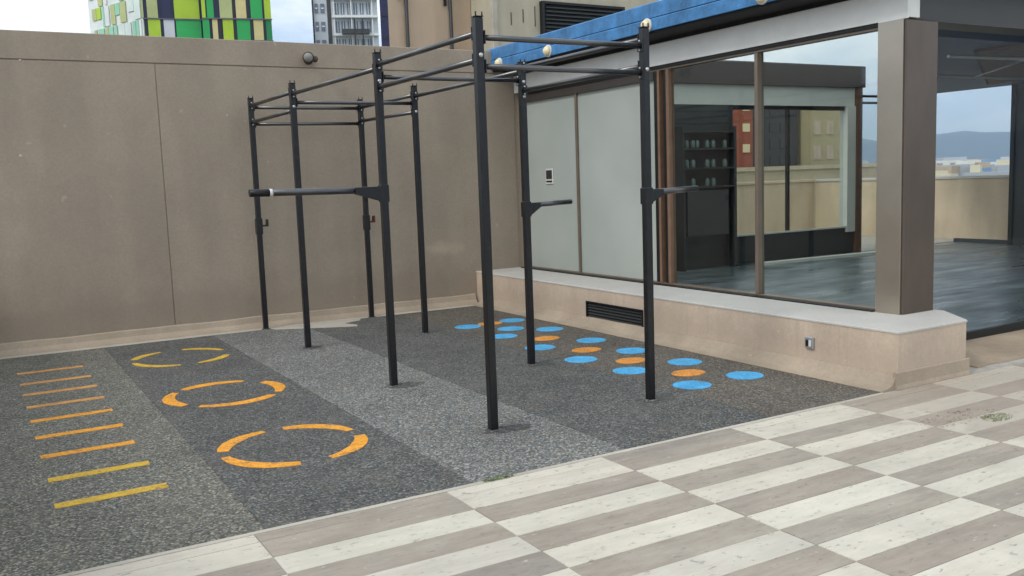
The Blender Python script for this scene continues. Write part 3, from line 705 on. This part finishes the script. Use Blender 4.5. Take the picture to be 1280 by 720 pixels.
MB().box(16.50, 16.6, 25.83, 26, 6.25, 7.3).box(19.75, 19.85, 25.83, 26, 6.25, 7.3).box(16.6, 19.75, 25.83, 26, 7.22, 7.3).box(16.6, 19.75, 25.83, 26, 6.25, 6.30).build('louvre_frame', M['black'], lv)
# drip lines under the roof
for k in range(4): MB().box(15.4+k*.45, 15.43+k*.45, 25.985, 26, 6.5+.1*(k % 2), 6.9+.12*(k % 3)).build('rust_streak', M['rust'], nb)

def tower_frame(h0, D):
    o = V2(h0, D); e = Vector((math.cos(h0), -math.sin(h0), 0)); f = Vector((math.sin(h0), math.cos(h0), 0))
    return o, e, f
def slab(o, e, f, u0, u1, z0, z1, d0, d1):
    P = lambda u, d, z: o+e*u+f*d+Vector((0, 0, z))
    return MB().quadbox([P(u0, d0, z0), P(u1, d0, z0), P(u1, d1, z0), P(u0, d1, z0), P(u0, d0, z1), P(u1, d0, z1), P(u1, d1, z1), P(u0, d1, z1)])
pal = {'lime': (176, 206, 48), 'tan': (182, 190, 128), 'green': (38, 170, 84), 'navy': (30, 32, 74), 'grey': (200, 206, 210), 'pale': (214, 226, 218), 'mint': (150, 206, 176),
       'cream': (214, 200, 140), 'dgreen': (20, 130, 70), 'pink': (216, 170, 176), 'black': (28, 28, 40), 'white': (226, 230, 228), 'purple': (104, 98, 112), 'wblue': (112, 122, 138)}
PM = {k: mat_simple('cladding_'+k, v, .5, 0, .12, .3) for k, v in pal.items()}
gt = root_at_origin('chequered_tower', 'tower block chequered in lime, green and cream panels beyond the wall, at far left', 'tower')
D = 140
h180, hL, hR = .1626, .1141, .2856
o, e, f = tower_frame(h180, D)
pxu = .000769*D        # metres along the front face per photo pixel
U = lambda px: (px-180)*pxu
slab(o, e, f, U(181), U(253), -35, 34.2, 0, 20).build('tower_core', PM['navy'], gt)
o2, e2, f2 = tower_frame(.2187, D-1)
slab(o2, e2, f2, 0, 9.4, -35, 34.2, 0, 20).build('tower_core', PM['navy'], gt)
# left face runs back from the 180 corner
oL, eL = o, (V2(hL, 152)-o).normalized(); fL = Vector((-eL.y, eL.x, 0)); fL = fL if fL.dot(f) > 0 else -fL
LL = (V2(hL, 152)-o).length
slab(oL, eL, fL, 0, LL, -35, 34.2, .05, 12).build('tower_core', PM['white'], gt)
for r0, (z0, z1) in enumerate(((19.6, 22.4), (22.6, 25.4), (25.6, 28.4), (28.6, 31.4), (31.6, 34.2))):
    rows = {1: [('tan', 166, 182), ('lime', 186, 202), ('grey', 205, 219), ('green', 220, 252)],
            2: [('tan', 166, 180), ('tan', 186, 200), ('navy', 204, 216), ('lime', 219, 251)]}
    cols = rows.get(r0, [(random.choice(['tan', 'lime', 'green']), 166, 182), (random.choice(['tan', 'lime', 'green']), 186, 202), ('grey', 205, 216), (random.choice(['lime', 'green']), 219, 251)])
    for c, a, b in cols:
        if a < 181: a = 181.5
        slab(o, e, f, U(a), U(b)-.12, z0, z1, -.18, 0).build('panel', PM[c], gt)
    slab(o, e, f, U(180), U(253), z1+.02, z1+.16, -.3, 0).build('floor_edge', PM['purple'], gt)
    rows2 = {1: [('green', 0, .9), ('cream', 1.3, 2.0), ('black', 2.1, 2.5), ('lime', 2.7, 4.1), ('black', 4.15, 4.55), ('green', 4.6, 6.4), ('black', 6.45, 6.85), ('cream', 6.9, 8.2), ('black', 8.25, 8.5), ('dgreen', 8.6, 9.4)],
             2: [('lime', 0, .5), ('green', .7, 1.6), ('tan', 2.4, 4.1), ('black', 4.15, 4.5), ('cream', 4.6, 6.0), ('black', 6.05, 6.5), ('green', 6.6, 8.2), ('black', 8.25, 8.45), ('lime', 8.5, 9.4)]}
    if r0 in rows2: cc = rows2[r0]
    else:
        cc = []; u = 0
        while u < 8.6:
            w = random.choice([.5, 1.2, 1.6]); cc.append((random.choice(['green', 'cream', 'lime', 'black', 'tan']), u, min(9.4, u+w))); u += w+.1
    for c, a, b in cc: slab(o2, e2, f2, a, b, z0, z1, -.2, 0).build('panel', PM[c], gt)
    slab(o2, e2, f2, -.1, 9.5, z1+.02, z1+.18, -.35, 0).build('floor_edge', PM['purple'], gt)
    u = .3
    while u < LL-.8:
        w = random.choice([.5, .7, 1.1, 1.5]); c = random.choice(['pale', 'mint', 'lime', 'tan', 'pale', 'mint', 'white', 'tan'])
        slab(oL, eL, fL, u, min(LL, u+w), z0+random.choice([0, 1.2]), z1, -.12, 0).build('panel', PM[c], gt); u += w+random.choice([.1, .5])
gt2 = root_at_origin('grey_tower', 'pale grey tower block with balconies between the chequered tower and the tan building', 'tower')
D = 150; o, e, f = tower_frame(.3281, D); pu = .000825*D
U = lambda px: (px-393)*pu
slab(o, e, f, U(394), U(474), -35, 40, 0, 16).build('tower_core', PM['grey'], gt2)
slab(o, e, f, U(392.5), U(394.5), -35, 40, -.3, 1).build('edge_fin', PM['black'], gt2)
slab(o, e, f, U(411), U(416), -35, 40, -.05, .2).build('shadow_gap', M['dbeam'], gt2)
for z in [19.4+2.75*k for k in range(7)]:
    slab(o, e, f, U(417), U(474), z-.12, z+.25, -.9, 0).build('floor_slab', PM['white'], gt2)
    for a, b in ((396, 400), (403, 408)):
        w = slab(o, e, f, U(a), U(b), z+.7, z+2.1, -.12, 0).build('window', PM['wblue'], gt2)
        slab(o, e, f, U(a)+.1, U(b)-.1, z+1.3, z+1.5, -.18, -.12).build('transom', PM['white'], w)
    for a in (421, 428, 436, 444, 452, 460):
        w = slab(o, e, f, U(a), U(a+4.6), z+.5, z+2.2, -.1, 0).build('window', PM['wblue'], gt2)
        slab(o, e, f, U(a+2), U(a+2.7), z+.5, z+2.2, -.2, -.1).build('mullion', PM['white'], w)
    for a in (418.5, 440, 466): slab(o, e, f, U(a), U(a+1.5), z+.25, z+2.63, -.7, 0).build('fin', PM['white'], gt2)
bz = 22.35+.6
bc = slab(o, e, f, U(428), U(462), bz+2.0, bz+2.7, -1.9, 0).build('balcony', M['dbeam'], gt2)
for a in (443, 453): slab(o, e, f, U(a), U(a+1.6), bz-.4, bz+4.2, -2.05, -1.9).build('balcony_post', M['inner_dark'], bc)
ns = root_at_origin('shaded_side_slab', 'narrow navy slab coloured as the shaded side of the tan building, beside the grey tower', 'building')
o, e, f = tower_frame(.3975, 70); pu = .000825*70
slab(o, e, f, 0, .72, -35, 22, 0, 6).build('shaded_wall', PM['navy'], ns)  # navy colour stands in for a building side lying in shadow
for k in range(8): slab(o, e, f, .08, .62, 9+k*1.6, 9.08+k*1.6, -.04, 0).build('joint_rail', PM['black'], ns)

# buildings behind the rear window
def far_block(name, label, x0, x1, y, z1, mt, win=None, z0=-35, dep=12, group=None, cat='building', wm=None):
    b = root_at_origin(name, label, cat, group)
    MB().box(x0, x1, y, y+dep, z0, z1).build('wall', mt, b)
    if win:
        nx, z00, dz, n = win; dx = (x1-x0)/nx
        me = MB().box(0, dx*.55, -.06, .0, 0, dz*.55).mesh('window', wm or M['inner_dark'])
        for i in range(nx):
            for k in range(n): inst('window', me, b, (x0+dx*(i+.22), y, z00+k*dz))
    MB().box(x0-.15, x1+.15, y-.15, y+dep, z1, z1+.3).build('roof', M['parapet'], b)
    return b
mred = mat_simple('brick_red_paint', (158, 84, 62), .8, 0, .18, .6)
rb = far_block('brick_red_building', 'brick red building seen through the glass, left of the dark one', 55.5, 59.9, 60, 9.2, mred, None)
for k, z in enumerate((3.2, 5.0, 6.8, 8.3)): MB().box(58.7, 59.5, 59.93, 60, z, z+.7).build('balcony_panel', M['cream'], rb)
far_block('dark_grey_building', 'dark grey building with rows of windows seen through the glass', 60.1, 66.6, 61, 8.8, mat_simple('dark_cladding', (70, 68, 72), .7, 0, .15, .8), (5, 2.0, 1.5, 5), wm=M['dbeam'])
far_block('beige_building', 'tall beige building seen through the glass beside the pale post', 67.2, 72.3, 60, 9.6, mat_simple('beige_render', (186, 172, 136), .85, 0, .1, .4), (3, 2.4, 2.3, 3), wm=M['kerb'])
far_block('terracotta_roof_block', 'low cream block with a red tank seen above the rear parapet', 40, 70, 50, 1.55, mat_simple('cream_render', (196, 178, 148), .85, 0, .15, .5), None, dep=6)

# white town in front of the hills
town_mats = [mat_simple('town_'+n, c, .8, 0, .08, .05) for n, c in (('white', (224, 222, 216)), ('grey', (168, 172, 178)), ('cream', (214, 204, 176)), ('blue', (120, 150, 184)), ('tan', (190, 168, 142)))]
random.seed(21)
spec = [(.925, 300, 34, 3.5, 4), (.945, 260, 12, 1.0, 2), (.955, 330, 16, 7.5, 0), (.968, 300, 15, 4.2, 1), (.985, 340, 48, 5.2, 0), (1.00, 420, 40, 7.2, 0), (1.013, 300, 14, 1.5, 3), (1.022, 380, 22, 3.8, 2),
        (1.034, 300, 16, 2.6, 1), (1.045, 340, 24, 5.0, 0), (.905, 320, 22, 6.0, 0), (.893, 280, 18, 2.2, 2), (.935, 480, 30, 8.0, 1), (.974, 520, 30, 9.0, 2), (1.06, 360, 26, 4.5, 4), (1.08, 420, 30, 6.5, 0),
        (1.10, 300, 20, 3.0, 1), (1.13, 380, 28, 5.0, 2), (.87, 340, 26, 5.2, 0), (.85, 300, 22, 2.5, 4), (.94, 215, 9, -1.5, 2), (1.03, 230, 10, -.5, 0), (.96, 210, 7, 0.2, 2), (1.006, 225, 9, .2, 1)]
names = ['white', 'grey', 'cream', 'blue grey', 'tan']
for k, (h, d, w, z1, mi) in enumerate(spec):
    z1 = -.6+z1*.42
    p = V2(h, d); t = random.uniform(-.4, .4)
    b = tag(empty('town_building', (p.x, p.y, -35)), f'distant {names[mi]} town building under the hills', 'building', f'distant {names[mi]} buildings under the hills')
    b.rotation_euler.z = -h+t
    dp = w*.6
    MB().box(-w/2, w/2, -dp/2, dp/2, 0, 35+z1).build('wall', town_mats[mi], b)
    MB().box(-w/2+w*.1, -w/2+w*.32, -dp/4, dp/4, 35+z1, 35+z1+1.6).build('roof_room', town_mats[(mi+1) % 5], b)
    n = max(2, int(w/3.5)); wd = w/n
    mb = MB()
    for i in range(n):
        for q in range(5): mb.box(-w/2+wd*(i+.25), -w/2+wd*(i+.7), -dp/2-.08, -dp/2, 35+z1-2.2-q*3, 35+z1-.8-q*3)
    o_ = mb.build('windows', M['pipe'], b); o_['kind'] = 'stuff'

struct(MB().box(-7350, 7350, -7350, 7350, -36, -35).build('ground', mat_simple('city_ground', (120, 118, 104), .9, 0, .3, .01)))
# hills
hm = mat_simple('hazy_hill_scrub', (40, 68, 98), .95, 0, .25, .002)  # scrub shifted to blue, distance haze mixed into the colour
mb = MB(); rows = []
NH = 150
def hz(a, t):
    v = 140+38*noise.noise(Vector((a*9, 1.3, 0)))+35*noise.noise(Vector((a*26, 4, 0)))+12*noise.noise(Vector((a*80, 9, 0)))
    return max(20, v)*math.sin(PI*min(1, t*.9+.02))**.8+8*noise.noise(Vector((a*60, t*8, 2)))
vs, fs = [], []
NT_ = 14
for i in range(NH+1):
    a = -.2+2.4*i/NH
    for j in range(NT_+1):
        t = j/NT_; d = 4800+2300*t
        z = -36+ (hz(a, t)+62)*math.sin(PI*t)**.7 if 0 < j < NT_ else -36
        vs.append((math.sin(a)*d, math.cos(a)*d, z))
for i in range(NH):
    for j in range(NT_):
        b = i*(NT_+1)+j; fs.append((b, b+1, b+NT_+2, b+NT_+1))
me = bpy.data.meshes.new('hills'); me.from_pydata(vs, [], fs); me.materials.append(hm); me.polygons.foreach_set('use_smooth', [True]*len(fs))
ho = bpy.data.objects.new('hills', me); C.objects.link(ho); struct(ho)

# haze
hme = bpy.data.materials.new('haze'); hme.use_nodes = True; hn = hme.node_tree.nodes; hn.clear()
ho_ = hn.new('ShaderNodeOutputMaterial'); pv = hn.new('ShaderNodeVolumePrincipled'); pv.inputs['Color'].default_value = (.70, .86, 1, 1)
pv.inputs['Density'].default_value = .00017; hme.node_tree.links.new(pv.outputs[0], ho_.inputs['Volume'])
hb = MB().box(-7400, 7400, -7400, 7400, -37, 330).build('haze', hme); hb['kind'] = 'stuff'

# ------------------------------------------------------------ moss and leaf litter
mg = mat_simple('moss_green', (104, 122, 62), .9, 0, .3, 60); ml = mat_simple('dry_leaf', (142, 112, 84), .8, 0, .35, 50)
def clump(name, x, y, rx, ry, n, size, h, mt, label, cat):
    mb = MB()
    for k in range(n):
        a = random.uniform(0, 2*PI); q = math.sqrt(random.random()); px, py = rx*q*math.cos(a), ry*q*math.sin(a)
        s_ = size*random.uniform(.5, 1.2); b = random.uniform(0, 2*PI); t_ = random.uniform(0, h)
        c, d = math.cos(b), math.sin(b)
        i = len(mb.v)
        mb.v += [(px-c*s_, py-d*s_, .001), (px+d*s_*.35, py-c*s_*.35, .003+t_*.6), (px+c*s_, py+d*s_, .002+t_), (px-d*s_*.35, py+c*s_*.35, .003+t_*.5)]
        mb.f.append((i, i+1, i+2, i+3)); mb.sm.append(False)
    o = mb.build(name, mt, None, (x, y, .001)); o['kind'] = 'stuff'; tag(o, label, cat)
clump('moss', 5.44, 3.36, .13, .07, 150, .010, .010, mg, 'small green moss patch growing on the paving near the kerb corner', 'moss')
clump('joint_moss', 2.32, 4.20, .10, .014, 120, .009, .010, mg, 'thin yellow green moss in the joint between rubber and paving', 'moss')
clump('leaf_litter', 5.25, 3.50, .36, .12, 90, .011, .006, ml, 'brown dry leaf litter strewn on the paving by the kerb corner', 'leaves')
clump('wall_grit', 3.5, 10.42, 2.6, .05, 260, .010, .006, M['skirt'], 'gritty crumbs lying along the foot of the back wall', 'grit')
clump('kerb_grit', 5.40, 7.2, .05, 2.9, 260, .010, .006, M['skirt'], 'gritty crumbs lying along the foot of the kerb', 'grit')
